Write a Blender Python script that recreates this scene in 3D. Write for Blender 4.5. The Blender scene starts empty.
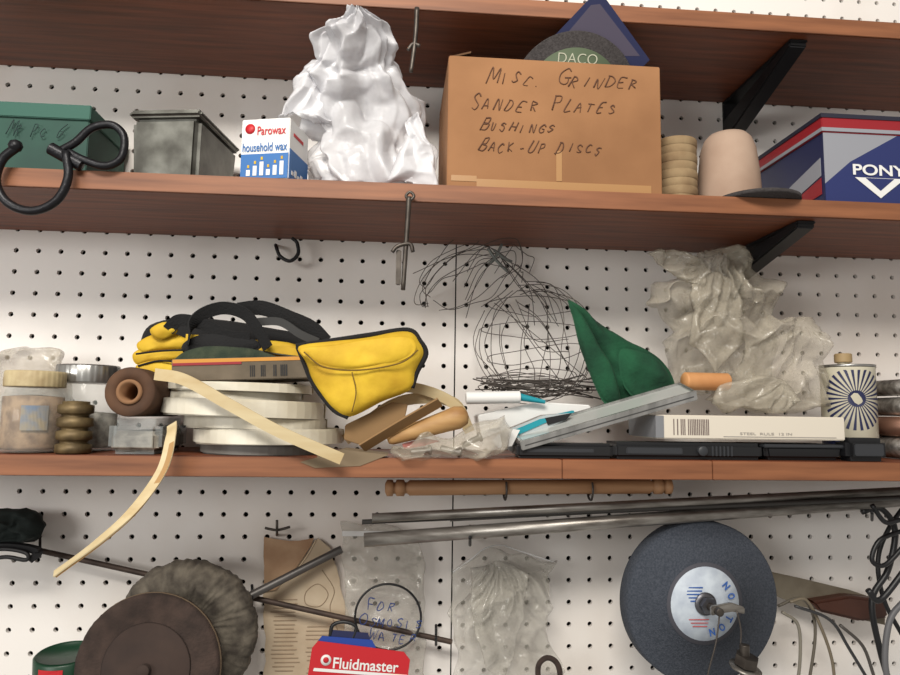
import bpy, bmesh, math, random
from mathutils import Vector, Matrix, noise
random.seed(4)
sc=bpy.context.scene
V=Vector
# ---------------- camera ----------------
Xc=V((.9964,-.0228,.0811)).normalized(); Zc=V((.0138,.9939,.1093)); Zc=(Zc-Xc*Zc.dot(Xc)).normalized(); Yc=Xc.cross(Zc)
CP=V((0,-.85,.042)); F=700.
rt=V((Xc[0],Yc[0],Zc[0])); up=V((Xc[1],Yc[1],Zc[1])); fw=V((Xc[2],Yc[2],Zc[2]))
cd=bpy.data.cameras.new('camera'); cam=bpy.data.objects.new('camera',cd); sc.collection.objects.link(cam)
cd.lens=28; cd.sensor_width=36; cd.clip_start=.01
m=Matrix((rt,up,-fw)).transposed().to_4x4(); m.translation=CP; cam.matrix_world=m; sc.camera=cam
def U(px,py,y):
    d=rt*(px-450)+up*(337.5-py)+fw*F
    return CP+d*((y-CP.y)/d.y)
def PX(y): return (.85+y)/F   # metres per photo pixel at depth y
# ---------------- materials ----------------
def lin(c):
    r=[]
    for v in c[:3]:
        v=v/255.; r.append(v/12.92 if v<=.04045 else ((v+.055)/1.055)**2.4)
    return (*r,1)
MC={}
def M(name,c,rough=.6,metal=0,c2=None,ns=20,bump=0,bs=80,alpha=1,st=(1,1,1),lo=.35,hi=.65,trans=0,alpha2=None,sheen=0,det=5):
    if name in MC: return MC[name]
    mt=bpy.data.materials.new(name); mt.use_nodes=True; nt=mt.node_tree; N=nt.nodes; L=nt.links
    b=N['Principled BSDF']; b.inputs['Base Color'].default_value=lin(c); b.inputs['Roughness'].default_value=rough
    b.inputs['Metallic'].default_value=metal; b.inputs['Alpha'].default_value=alpha
    b.inputs['Transmission Weight'].default_value=trans
    tc=N.new('ShaderNodeTexCoord'); mp=N.new('ShaderNodeMapping'); mp.inputs['Scale'].default_value=st
    L.new(tc.outputs['Object'],mp.inputs[0])
    if c2 or alpha2 is not None:
        n=N.new('ShaderNodeTexNoise'); n.inputs['Scale'].default_value=ns; n.inputs['Detail'].default_value=det; L.new(mp.outputs[0],n.inputs[0])
        rp=N.new('ShaderNodeMapRange'); rp.inputs[1].default_value=lo; rp.inputs[2].default_value=hi; L.new(n.outputs[0],rp.inputs[0])
        if c2:
            mx=N.new('ShaderNodeMix'); mx.data_type='RGBA'; mx.inputs[6].default_value=lin(c); mx.inputs[7].default_value=lin(c2)
            L.new(rp.outputs[0],mx.inputs[0]); L.new(mx.outputs[2],b.inputs['Base Color'])
        if alpha2 is not None:
            r2=N.new('ShaderNodeMapRange'); r2.inputs[3].default_value=alpha; r2.inputs[4].default_value=alpha2
            L.new(rp.outputs[0],r2.inputs[0]); L.new(r2.outputs[0],b.inputs['Alpha'])
    if bump:
        n=N.new('ShaderNodeTexNoise'); n.inputs['Scale'].default_value=bs; n.inputs['Detail'].default_value=4; L.new(mp.outputs[0],n.inputs[0])
        bp=N.new('ShaderNodeBump'); bp.inputs['Strength'].default_value=bump; bp.inputs['Distance'].default_value=.002
        L.new(n.outputs[0],bp.inputs['Height']); L.new(bp.outputs[0],b.inputs['Normal'])
    MC[name]=mt; return mt
peg=M('pegboard_white',(234,230,226),.4,c2=(206,194,182),ns=3.5,lo=.48,hi=.8,bump=.05,bs=300)
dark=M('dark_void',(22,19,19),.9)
wood=M('shelf_wood',(132,72,44),.5,c2=(84,44,26),ns=9,st=(.9,14,14),bump=.15,bs=20,lo=.3,hi=.75)
woode=M('shelf_edge_wood',(144,92,60),.55,c2=(104,62,38),ns=9,st=(.9,14,14),lo=.3,hi=.75)
blk=M('black_metal',(20,20,23),.5,.2)
iron=M('wrought_iron',(26,26,30),.4,.5,bump=.4,bs=150)
blkp=M('black_plastic',(20,21,24),.45)
blkf=M('black_webbing',(18,18,20),.9,bump=.5,bs=500)
steel=M('steel',(190,190,188),.32,.85,c2=(150,148,145),ns=30)
steel2=M('worn_steel',(160,156,150),.38,.8,c2=(108,102,96),ns=25,st=(1,6,6))
agedm=M('aged_metal',(92,86,80),.45,.7,c2=(60,54,50),ns=60)
tinm=M('tin_metal',(112,112,106),.42,.75,c2=(78,77,72),ns=40,bump=.1)
brass=M('brass',(120,102,70),.55,.5,c2=(78,64,42),ns=60)
card=M('cardboard',(154,110,73),.85,c2=(134,93,59),ns=9,bump=.1,bs=60)
cardd=M('cardboard_dark',(105,74,48),.85,c2=(82,58,36),ns=15)
ink=M('marker_ink',(92,60,42),.8)
inkb=M('blue_marker_ink',(40,62,120),.7)
white=M('white_paper',(222,222,220),.6)
cream=M('cream_strip',(208,192,154),.55,c2=(190,168,126),ns=8,st=(1,8,8))
coilm=M('white_edge_banding',(222,217,202),.5,c2=(198,190,170),ns=20,bump=.05)
coilg=M('grey_edge_banding',(112,110,106),.6)
wbag=M('white_plastic_bag',(224,224,228),.22,alpha=.48,alpha2=.84,ns=16,bump=.5,bs=45)
clear2=M('cloudy_plastic',(184,176,160),.12,alpha=.26,alpha2=.6,ns=22,lo=.35,hi=.7,bump=.6,bs=60)
limp=M('limp_plastic',(188,184,174),.1,alpha=.18,alpha2=.5,ns=18,lo=.35,hi=.7,bump=.6,bs=50)
glass=M('jar_glass',(205,212,208),.06,alpha=.18)
yel=M('yellow_fabric',(216,180,44),.75,c2=(188,148,28),ns=25,bump=.3,bs=120)
felt=M('green_felt',(24,80,52),.95,c2=(10,50,33),ns=22,bump=.5,bs=300)
teal=M('teal_paint',(30,140,155),.4)
red=M('red_print',(185,28,38),.5)
blue=M('blue_print',(30,62,145),.5)
dkb=M('navy_print',(28,34,72),.5)
pine=M('pine_wood',(178,140,90),.6,c2=(150,110,66),ns=10,st=(1,10,10))
pineo=M('orange_wood',(205,150,98),.6,c2=(180,120,72),ns=20)
tanw=M('tan_felt',(150,128,96),.9,c2=(122,98,70),ns=40,bump=.3)
ceram=M('pink_clay',(170,146,128),.85,c2=(152,126,108),ns=15)
wirem=M('dark_wire',(84,78,74),.4,.6)
grind=M('grinding_stone',(70,75,85),.95,c2=(50,56,66),ns=500,bump=.6,bs=700)
abra=M('abrasive_disc',(64,60,60),.95,c2=(46,42,42),ns=400,bump=.5,bs=600)
cotton=M('grey_cotton',(104,97,86),.95,c2=(58,52,46),ns=60,bump=.7,bs=160)
brownd=M('brown_disc',(66,52,46),.95,c2=(46,36,32),ns=60,bump=.6,bs=400)
oldp=M('aged_paper',(196,180,156),.85,c2=(168,148,122),ns=14)
# ---------------- crumple field ----------------
rp_=random.Random(11)
PL=[]
for i in range(9):
    n_=V((rp_.uniform(-1,1),rp_.uniform(-1,1)*.6,rp_.uniform(-1,1))).normalized(); PL.append((n_,[12,16,21,27,34,44,58,76,98][i],rp_.random()))
def crum(q,ph=0.,k=1.,damp=1e9):
    w_=noise.noise(q*14+V((ph,0,0)))*.9+noise.noise(q*33+V((0,ph,0)))*.3; s_=0
    for n_,f,a in PL:
        x=q.dot(n_)*f*k+a+ph*1.7+w_*(1+.3*a); t=abs((x%1)*2-1)*2-1
        t=1-math.sqrt(.02+(1-t)**2) if t>0 else t
        s_+=t/f*math.exp(-f/damp)
    return s_/k*.07*2
# ---------------- builders ----------------
class Grp:
    def __init__(s,name,Mx=None): s.name=name; s.parts=[]; s.M=Mx or Matrix.Identity(4)
    def add(s,pn,bm,mat,smooth=False):
        me=bpy.data.meshes.new(pn); bmesh.ops.recalc_face_normals(bm,faces=bm.faces[:]); bm.to_mesh(me); bm.free()
        return s.addme(pn,me,mat,smooth)
    def addme(s,pn,me,mat,smooth=False):
        me.transform(s.M); me.materials.clear(); me.materials.append(mat)
        for p in me.polygons: p.use_smooth=smooth; p.material_index=0
        o=bpy.data.objects.new(pn,me); sc.collection.objects.link(o); s.parts.append(o); return o
    def done(s):
        lo=V((9,9,9)); hi=V((-9,-9,-9))
        for o in s.parts:
            for v in o.data.vertices:
                for i in range(3): lo[i]=min(lo[i],v.co[i]); hi[i]=max(hi[i],v.co[i])
        c=V(((lo.x+hi.x)/2,(lo.y+hi.y)/2,lo.z))
        for o in s.parts: o.data.transform(Matrix.Translation(-c))
        if len(s.parts)==1:
            o=s.parts[0]; o.location=c; o.name=s.name; o.data.name=s.name
        else:
            e=bpy.data.objects.new(s.name,None); e.empty_display_size=.02; sc.collection.objects.link(e); e.location=c
            for o in s.parts: o.parent=e
    # primitives
    def box(s,pn,x0,x1,y0,y1,z0,z1,mat,bev=.0008,taper=1.,seg=2):
        bm=bmesh.new(); bmesh.ops.create_cube(bm,size=1)
        for v in bm.verts:
            t=taper if v.co.z<0 else 1
            v.co=V(((x0+x1)/2+v.co.x*(x1-x0)*t,(y0+y1)/2+v.co.y*(y1-y0)*t,(z0+z1)/2+v.co.z*(z1-z0)))
        if bev: bmesh.ops.bevel(bm,geom=bm.edges[:],offset=bev,segments=seg,affect='EDGES')
        return s.add(pn,bm,mat,False)
    def poly(s,pn,pts,off,mat,bev=0):
        bm=bmesh.new(); off=V(off)
        a=[bm.verts.new(p) for p in pts]; b=[bm.verts.new(V(p)+off) for p in pts]
        bm.faces.new(a); bm.faces.new(b[::-1]); n=len(a)
        for i in range(n): bm.faces.new((a[i],a[(i+1)%n],b[(i+1)%n],b[i]))
        if bev: bmesh.ops.bevel(bm,geom=bm.edges[:],offset=bev,segments=2,affect='EDGES')
        return s.add(pn,bm,mat)
    def lathe(s,pn,prof,c,mat,axis=(0,0,1),seg=48,fn=None,smooth=True,close=False):
        bm=bmesh.new(); q=V((0,0,1)).rotation_difference(V(axis).normalized()); c=V(c); R=[]
        for r,z in prof:
            ring=[]
            for i in range(seg):
                a=2*math.pi*i/seg; p=V((r*math.cos(a),r*math.sin(a),z))
                if fn: p=fn(p,a)
                ring.append(bm.verts.new(c+q@p))
            R.append(ring)
        for k in range(len(R)-1+(1 if close else 0)):
            A=R[k];B=R[(k+1)%len(R)]
            for i in range(seg): bm.faces.new((A[i],A[(i+1)%seg],B[(i+1)%seg],B[i]))
        if not close: bm.faces.new(R[0]); bm.faces.new(R[-1][::-1])
        o=s.add(pn,bm,mat,smooth)
        return o
    def cyl(s,pn,p0,p1,r,mat,r1=None,seg=24,bev=.1):
        p0=V(p0);p1=V(p1);h=(p1-p0).length; r1=r if r1 is None else r1; b=min(r,r1)*bev
        return s.lathe(pn,[(r-b,0),(r,b),(r,b*1.01),(r1,h-b*1.01),(r1,h-b),(r1-b,h)],p0,mat,axis=p1-p0,seg=seg)
    def tube(s,pn,pts,r,mat,n=8,close=False,res=6):
        bm=bmesh.new(); bmtube(bm,pts,r,n,close,res); return s.add(pn,bm,mat,True)
    def ribbon(s,pn,pts,wd,w,t,mat,res=8):
        P=smooth(pts,res); bm=bmesh.new(); R=[]
        for i,p in enumerate(P):
            tg=(P[min(i+1,len(P)-1)]-P[max(i-1,0)]).normalized(); f=i/(len(P)-1)
            W=V(wd[0]).lerp(V(wd[1]),f) if isinstance(wd,list) else V(wd)
            W=(W-tg*W.dot(tg)).normalized(); nn=tg.cross(W)
            R.append([bm.verts.new(p+W*a*w/2+nn*b*t/2) for a,b in((1,1),(-1,1),(-1,-1),(1,-1))])
        for A,B in zip(R,R[1:]):
            for i in range(4): bm.faces.new((A[i],A[(i+1)%4],B[(i+1)%4],B[i]))
        bm.faces.new(R[0]); bm.faces.new(R[-1][::-1]); return s.add(pn,bm,mat)
    def text(s,pn,t,c,w,h,mat,xd=(1,0,0),ud=(0,0,1),shear=0,thin=0):
        cu=bpy.data.curves.new('t','FONT'); cu.body=t; cu.size=1; cu.shear=shear; cu.offset=thin; cu.extrude=.002
        o=bpy.data.objects.new('t',cu); sc.collection.objects.link(o); bpy.context.view_layer.update()
        me=bpy.data.meshes.new_from_object(o.evaluated_get(bpy.context.evaluated_depsgraph_get()))
        bpy.data.objects.remove(o)
        xs=[v.co.x for v in me.vertices]; ys=[v.co.y for v in me.vertices]
        x0,x1,y0,y1=min(xs),max(xs),min(ys),max(ys); xd=V(xd).normalized(); ud=V(ud).normalized(); nd=xd.cross(ud)
        for v in me.vertices:
            a=((v.co.x-x0)/(x1-x0)-.5)*w; b=((v.co.y-y0)/(y1-y0)-.5)*h
            v.co=V(c)+xd*a+ud*b+nd*(v.co.z*.05+.0002)
        return s.addme(pn,me,mat)
    def hand(s,pn,t,p0,w,h,mat,xd=(1,0,0),ud=(0,0,1),slant=.25,r=.00045,seed=1):
        rr=random.Random(seed); xd=V(xd).normalized(); ud=V(ud).normalized(); n=len(t); cw=w/n; bm=bmesh.new(); nd=xd.cross(ud)
        for i,ch in enumerate(t):
            cap=(i==0 or t[i-1] in ' -'); 
            if ch not in SF: continue
            jx=rr.uniform(-.12,.12); jy=rr.uniform(-.14,.14); js=rr.uniform(.78,1.0)*(1.28 if cap else .9); sl=slant+rr.uniform(-.18,.18); wob=rr.uniform(.75,1.05)
            for st in SF[ch]:
                P=[]
                for (x,y_) in st:
                    x=x*.85*min(1.15,js)*wob+rr.uniform(-.07,.07)+jx; y_=y_*js+rr.uniform(-.08,.08)+jy
                    P.append(V(p0)+xd*((i+x)*cw+y_*h*sl)+ud*(y_*h)+nd*r*.2)
                bmtube(bm,P,[r*rr.uniform(.9,1.3),r*rr.uniform(.5,1)],5,False,5)
        return s.add(pn,bm,mat,True)
    def pillow(s,pn,outl,th,mat,amp=.004,fs=25,K=14,res=5,edge=0.0,sharp=False):
        P=(smooth(outl+[outl[0]],res)[:-1]) if not sharp else dens(outl,res)
        n=len(P); c=sum(P,V())/n; bm=bmesh.new(); so=V((len(P)*1.3,1,2))
        def lay(sg):
            R=[]
            for k in range(K):
                f=1-k/K; ring=[]
                for i,p in enumerate(P):
                    q=c.lerp(p,f); d=math.sqrt(max(0,1-f**2.5))*th/2+edge
                    e=min(1,(1-f)*5)
                    nz=noise.noise(q*fs+so)+.5*noise.noise(q*fs*2.3+so)
                    q=q+V((0,sg*d+ nz*amp*e ,0)); q.x+=noise.noise(q*fs+V((9,0,0)))*amp*.5; q.z+=noise.noise(q*fs+V((0,9,0)))*amp*.5
                    ring.append(q)
                R.append(ring)
            return R
        A=lay(-1);B=lay(1)
        rows=[[bm.verts.new(q) for q in r] for r in A[::-1]]+[[bm.verts.new(q) for q in r] for r in B]
        for a,b in zip(rows,rows[1:]):
            for i in range(n): bm.faces.new((a[i],a[(i+1)%n],b[(i+1)%n],b[i]))
        bm.faces.new(rows[0]); bm.faces.new(rows[-1][::-1])
        return s.add(pn,bm,mat,True)
    def film(s,pn,outl,th,mat,amp=1.,k=1.,step=.0016,ph=0.,zmin=None,damp=40,gather=None,pleat=.0,npl=26):
        # crumpled thin plastic film bag: front and back sheets inside a ragged outline; soft pleats run out from the gather point
        P=[V(p) for p in outl]; P2=[]
        for i in range(len(P)):
            a=P[i];b=P[(i+1)%len(P)]; nn=max(1,int((b-a).length/step/1.2))
            for j in range(nn): P2.append(a.lerp(b,j/nn))
        P=P2; n=len(P); c=sum(P,V())/n; K=max(10,int(max((p-c).length for p in P)/step/1.6)); bm=bmesh.new()
        def lay(sg,ph):
            R=[]
            for kk in range(K):
                f=1-kk/K; ring=[]
                for i,p in enumerate(P):
                    q=c.lerp(p,f); d=math.sqrt(max(0,1-f**3))*th/2
                    q0=q.copy(); cr_=crum(q0,ph if f<.98 else 0,k,damp)*amp
                    if gather is not None:
                        dx=q0.x-gather.x; dz=q0.z-gather.z; dd=math.hypot(dx,dz); an=math.atan2(dx,-dz)
                        x=an*npl/6.283+.9*noise.noise(q0*22+V((ph,0,0)))+ph; cr_+=pleat*(abs((x%1)*2-1)-.5)*min(1,dd/.03)*(1-.5*min(1,dd/.12))
                    q=q+V((0,sg*d+cr_*min(1,.35+(1-f)*4),0)); q.x+=crum(q0+V((.3,0,0)),0,k,damp)*amp*.5; q.z+=crum(q0+V((0,0,.7)),0,k,damp)*amp*.5
                    q.y=min(q.y,-.003)
                    if zmin is not None: q.z=max(q.z,zmin)
                    ring.append(q)
                R.append(ring)
            return R
        A=lay(-1,ph+1.3);B=lay(1,ph+4.1)
        rows=[[bm.verts.new(q) for q in r] for r in A[::-1]]+[[bm.verts.new(q) for q in r] for r in B[1:]]
        for a,b in zip(rows,rows[1:]):
            for i in range(n): bm.faces.new((a[i],a[(i+1)%n],b[(i+1)%n],b[i]))
        bm.faces.new(rows[0]); bm.faces.new(rows[-1][::-1])
        return s.add(pn,bm,mat,True)
    def loft(s,pn,rows,y,ratio,mat,amp=1.,k=1.,seg=190,sub=9,pleat=0,zmin=None,damp=40,ncy=9,ytop=None):
        S=[]
        for (a,b) in zip(rows,rows[1:]):
            for kk in range(sub):
                f=kk/sub; S.append([a[i]*(1-f)+b[i]*f for i in range(len(a))])
        S.append(list(rows[-1])); bm=bmesh.new(); R=[]; N=len(S)
        for j,r in enumerate(S):
            yy=y if ytop is None else ytop+(y-ytop)*min(1,j/N*1.6)
            pl=U(r[1],r[0],yy); pr=U(r[2],r[0],yy); c=(pl+pr)/2; rx=(pr.x-pl.x)/2; ry=min(rx*ratio,.06); ring=[]
            for i in range(seg):
                t=2*math.pi*i/seg; dr=V((math.cos(t),math.sin(t),0)); q=c+V((dr.x*rx,dr.y*ry,0))
                d=crum(q,0,k,damp)*amp
                x=t*ncy/6.283+.9*noise.noise(V((dr.x,dr.y,j/N*2.0))*1.6); x2=t*ncy*2/6.283+1.1*noise.noise(V((dr.x,dr.y,j/N*2.5+4))*1.9)
                d+=(pleat*(abs((x%1)*2-1)-.5)+.45*pleat*(abs((x2%1)*2-1)-.5))*(1-j/N*.55)
                q=q+dr*d*min(1,rx/.016); q.z+=crum(q+V((.5,0,0)),0,k,damp)*amp*.5
                q.y=min(q.y,-.004)
                if zmin is not None: q.z=max(q.z,zmin)
                ring.append(bm.verts.new(q))
            R.append(ring)
        for A,B in zip(R,R[1:]):
            for i in range(seg): bm.faces.new((A[i],A[(i+1)%seg],B[(i+1)%seg],B[i]))
        bm.faces.new(R[0]); bm.faces.new(R[-1][::-1])
        return s.add(pn,bm,mat,True)
SF={'M':[[(0,0),(.1,1),(.5,.3),(.9,1),(1,0)]],'I':[[(.5,0),(.5,1)]],'S':[[(.9,.85),(.5,1),(.15,.78),(.5,.52),(.85,.28),(.5,0),(.1,.12)]],'C':[[(.9,.85),(.5,1),(.1,.6),(.15,.2),(.5,0),(.9,.12)]],
'.':[[(.2,0),(.3,.04)]],'G':[[(.9,.85),(.5,1),(.1,.6),(.15,.2),(.5,0),(.85,.15),(.85,.42)],[(.5,.42),(.95,.42)]],'R':[[(.1,0),(.1,1)],[(.1,1),(.7,.95),(.75,.65),(.1,.5)],[(.3,.5),(.9,0)]],
'N':[[(.1,0),(.1,1),(.85,0),(.85,1)]],'D':[[(.1,0),(.15,1)],[(.0,1),(.6,.95),(.9,.5),(.6,.05),(0,0)]],'E':[[(.85,1),(.1,1),(.1,0),(.85,0)],[(.1,.5),(.7,.5)]],'A':[[(0,0),(.45,1),(.9,0)],[(.15,.38),(.8,.38)]],
'P':[[(.1,0),(.15,1)],[(.1,1),(.7,.95),(.75,.62),(.12,.48)]],'L':[[(.1,1),(.1,0),(.8,0)]],'T':[[(0,1),(.9,1)],[(.45,1),(.45,0)]],'B':[[(.1,0),(.1,1)],[(.1,1),(.65,.92),(.6,.58),(.12,.53)],[(.12,.53),(.8,.4),(.7,.05),(.1,0)]],
'U':[[(.1,1),(.12,.2),(.45,0),(.8,.2),(.82,1)]],'H':[[(.1,0),(.1,1)],[(.85,0),(.85,1)],[(.1,.5),(.85,.52)]],'K':[[(.1,0),(.1,1)],[(.8,1),(.12,.45),(.85,0)]],'-':[[(.1,.45),(.7,.48)]],
'F':[[(.85,1),(.1,1),(.1,0)],[(.1,.5),(.7,.5)]],'O':[[(.5,1),(.1,.6),(.2,.1),(.55,0),(.9,.4),(.8,.85),(.5,1)]],'W':[[(0,1),(.25,0),(.5,.7),(.75,0),(1,1)]],'6':[[(.7,1),(.2,.5),(.3,0),(.7,.1),(.65,.45),(.2,.35)]]}
def smooth(pts,res=6):
    P=[V(p) for p in pts]; out=[]
    if len(P)<3: return P
    cl=(P[0]-P[-1]).length<1e-6
    for i in range(len(P)-1):
        p0=P[i-1] if i>0 else (P[-2] if cl else P[0]*2-P[1]); p1=P[i];p2=P[i+1]
        p3=P[i+2] if i+2<len(P) else (P[1] if cl else P[-1]*2-P[-2])
        for k in range(res):
            t=k/res; out.append(.5*((2*p1)+(p2-p0)*t+(2*p0-5*p1+4*p2-p3)*t*t+(3*p1-p0-3*p2+p3)*t**3))
    out.append(P[-1]); return out
def dens(pts,res):
    out=[]
    for i in range(len(pts)):
        a=V(pts[i]);b=V(pts[(i+1)%len(pts)])
        for k in range(res): out.append(a.lerp(b,k/res))
    return out
def bmtube(bm,pts,r,n=8,close=False,res=6):
    if close: P=smooth(list(pts)+[pts[0]],res)[:-1]
    else: P=smooth(pts,res)
    m=len(P); R=[]; nrm=None
    for i,p in enumerate(P):
        if close: tg=(P[(i+1)%m]-P[i-1]).normalized()
        else: tg=(P[min(i+1,m-1)]-P[max(i-1,0)]).normalized()
        if nrm is None: nrm=tg.orthogonal().normalized()
        nrm=(nrm-tg*nrm.dot(tg)).normalized(); b=tg.cross(nrm)
        rr=r if not isinstance(r,(list,tuple)) else r[0]+(r[1]-r[0])*i/(m-1)
        R.append([bm.verts.new(p+(nrm*math.cos(2*math.pi*k/n)+b*math.sin(2*math.pi*k/n))*rr) for k in range(n)])
    for j in range(m if close else m-1):
        A=R[j];B=R[(j+1)%m]
        sh=0
        if close and j==m-1:
            sh=min(range(n),key=lambda q:(A[0].co-B[q].co).length)
        for i in range(n): bm.faces.new((A[i],A[(i+1)%n],B[(i+1+sh)%n],B[(i+sh)%n]))
    if not close: bm.faces.new(R[0]); bm.faces.new(R[-1][::-1])
def pts(l,y): return [U(p[0],p[1],p[2] if len(p)>2 else y) for p in l]
def RZ(loc,a,ax='Z'): return Matrix.Translation(V(loc))@Matrix.Rotation(math.radians(a),4,ax)
# ---------------- wall ----------------
pit=.0254; hr=.0030
def pegpanel(name,x0,nx,z0,nz):
    bm=bmesh.new(); O=[(-1,-1),(0,-1),(1,-1),(1,0),(1,1),(0,1),(-1,1),(-1,0)]
    h=pit/2
    cache={}
    def vv(x,z):
        k=(round(x*1e5),round(z*1e5))
        if k not in cache: cache[k]=bm.verts.new((x,0,z))
        return cache[k]
    for i in range(nx):
        for j in range(nz):
            cx=x0+(i+.5)*pit; cz=z0+(j+.5)*pit
            o=[vv(cx+a*h,cz+b*h) for a,b in O]
            an=[math.atan2(b,a) for a,b in O]
            q=[bm.verts.new((cx+hr*math.cos(t),0,cz+hr*math.sin(t))) for t in an]
            w=[bm.verts.new((cx+hr*math.cos(t),.005,cz+hr*math.sin(t))) for t in an]
            for k in range(8):
                l=(k+1)%8
                bm.faces.new((o[k],o[l],q[l],q[k])); bm.faces.new((q[k],q[l],w[l],w[k]))
    me=bpy.data.meshes.new(name); bm.normal_update()
    bm.to_mesh(me); bm.free(); me.materials.append(peg); ob=bpy.data.objects.new(name,me); sc.collection.objects.link(ob)
xs=U(454,420,0).x
pegpanel('wall_back',xs+.0008,36,-.42,46)
pegpanel('wall_back_left',xs-.0008-33*pit,33,-.42,46)
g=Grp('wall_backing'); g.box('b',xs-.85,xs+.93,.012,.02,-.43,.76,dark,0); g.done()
D=.17
def shelf(zb,th=.019,cut=None):
    g=Grp('wall_shelf'); xs_=[-.8,.95] if not cut else [-.8]+cut+[.95]
    for a,b in zip(xs_,xs_[1:]):
        g.box('board',a+.0002,b-.0002,-D,-.0002,zb,zb+th,wood,.001)
        g.box('front_edge',a+.0004,b-.0004,-D-.0012,-D+.0002,zb+.0004,zb+th-.0004,woode,.0004)
    g.done()
S1b=.455;S2b=.252;S2=.271
shelf(S1b);shelf(S2b);shelf(-.019,.019,[U(562,468,-D).x,U(712,470,-D).x])
# brackets
for zb,drop in((S1b,.042),(S2b,.028)):
    g=Grp('shelf_bracket'); x=.437
    g.poly('brace',[V((x-.013,-.003,zb-drop-.012)),V((x-.013,-.003,zb-drop+.016)),V((x-.013,-.15,zb-.002)),V((x-.013,-.158,zb-.002)),V((x-.013,-.158,zb-.008))],(.02,0,0),blk,.0015)
    g.box('wall_leg',x-.013,x+.007,-.005,-.0005,zb-drop-.03,zb-.0006,blk)
    g.box('shelf_leg',x-.013,x+.007,-.16,-.0055,zb-.0035,zb-.0006,blk); g.done()
# ---------------- shelf 2 items ----------------
def XR(pl,pr,py,y): return U(pl,py,y).x,U(pr,py,y).x
g=Grp('green_cardboard_box'); x0,x1=XR(-60,88,140,-.11); z1=U(40,104,-.11).z
grn=M('green_card',(34,76,64),.7,c2=(26,60,52),ns=15)
g.box('body',x0,x1,-.11,-.01,S2,z1-.014,grn); g.box('lid',x0-.002,x1+.002,-.113,-.008,z1-.016,z1,M('green_lid',(44,90,78),.7))
g.hand('scribble','MR PC 6',U(5,134,-.1135),.06,.012,M('pen',(20,45,45),.6),seed=5); g.done()
g=Grp('iron_double_hook')
g.tube('large_hook',pts([(17,147),(2,160),(-4,182),(8,203),(32,211),(56,201),(68,178),(66,152)],-.182),.0042,iron,10)
g.tube('small_hook',pts([(62,150),(76,142),(92,128),(112,125),(124,137),(121,158),(105,166),(84,160),(68,152)],-.178),.0038,iron,10)
g.lathe('knob',[(.001,0),(.005,.002),(.0065,.006),(.005,.010),(.001,.012)],U(15,152,-.182),iron,seg=16)
g.cyl('pin',U(50,148,-.18),U(82,166,-.176),.006,iron); g.done()
p=U(128,160,-.125); g=Grp('metal_loaf_tin',RZ((p.x,-.125,S2),-9)); h=U(150,113,-.12).z-S2
g.box('pan',.0,.074,0,.105,0,h-.007,tinm,.006,.93,3); g.box('rim',-.002,.076,-.002,.107,h-.008,h,tinm,.003,1,3)
g.box('lid_ridge',.006,.068,.006,.099,h-.001,h+.002,tinm,.001); g.done()
p=U(240,170,-.158); h=U(260,122,-.155).z-S2; g=Grp('paraffin_wax_box',RZ((p.x,-.158,S2),-14))
w=.051; lb=M('wax_blue',(36,100,165),.5)
g.box('carton',0,w,0,.05,0,h,white); g.box('blue_front',.0006,w-.0006,-.0006,0,.0006,h*.42,lb,0); g.box('blue_side',w,w+.0006,.0006,.0494,.0006,h*.5,lb,0)
g.lathe('red_logo',[(.0002,0),(.0052,0),(.0052,.0005),(.0002,.0005)],V((.009,-.0001,h*.84)),red,axis=(0,-1,0))
g.text('brand','Parowax',V((.032,-.0006,h*.80)),.030,.009,red,thin=.01); g.text('label','household wax',V((w/2,-.0006,h*.53)),.047,.009,lb,thin=.01)
for i in range(6):
    g.box('candle_print',.007+.007*i,.011+.007*i,-.0011,-.0006,.004,.004+.006+.004*(i%3),white,0)
    g.box('flame_print',.008+.007*i,.010+.007*i,-.0011,-.0006,.012+.004*(i%3),.015+.004*(i%3),yel,0)
for i in range(5): g.box('side_print',w+.0006,w+.001,.006+.008*i,.011+.008*i,.006,.010+.003*(i%2),white,0)
g.box('side_red',w,w+.0006,.01,.035,h*.75,h*.8,red,0)
g.done()
# white bag: gathered top leans forward past the shelf above
g=Grp('crumpled_plastic_bag')
g.loft('bag',[(11,350,364),(22,342,370),(34,335,378),(48,326,388),(62,314,398),(78,304,406),(98,300,411),(118,303,415),(138,309,419),(158,312,424),(178,314,432),(191,316,436)],-.105,.5,wbag,.75,.75,pleat=.018,zmin=S2+.0005,damp=30,ncy=7,ytop=-.183)
g.film('loose_corner',pts([(276,118),(284,98),(300,74),(314,58),(332,56),(340,90),(334,122),(312,126),(296,112)],-.13),.008,wbag,.8,.8,damp=30,gather=U(345,40,-.12),pleat=.006)
g.film('corner_fold',pts([(390,180),(398,150),(408,120),(418,112),(426,136),(436,160),(441,188),(420,190)],-.15),.008,wbag,.6,.8,zmin=S2+.0005,damp=30,gather=U(405,90,-.145),pleat=.006)
g.done()
# cardboard box w/ contents
y=-.166; x0=U(448,120,y).x; x1=U(661,120,y).x; z1=U(520,59,y).z; g=Grp('cardboard_box'); yb=-.02;t=.003
g.box('front_panel',x0,x1,y,y+t,S2,z1,card,.001); g.box('back_panel',x0,x1,yb-t,yb,S2,z1-.004,card,.001)
g.box('left_panel',x0,x0+t,y+t,yb-t,S2,z1,card,.001); g.box('right_panel',x1-t,x1,y+t,yb-t,S2,z1,card,.001)
g.box('bottom_panel',x0+t,x1-t,y+t,yb-t,S2,S2+t,card,.0005)
g.poly('side_flap',[V((x0+.001,y+.006,z1)),V((x0+.001,yb-.03,z1)),V((x0+.02,yb-.03,z1+.008)),V((x0+.024,y+.01,z1+.009))],(0,0,.002),cardd)
tp=M('tape',(164,124,82),.3); g.box('tape',x0+.112,x0+.118,y-.0005,y-.0001,S2+.010,S2+.042,tp,0)
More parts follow.
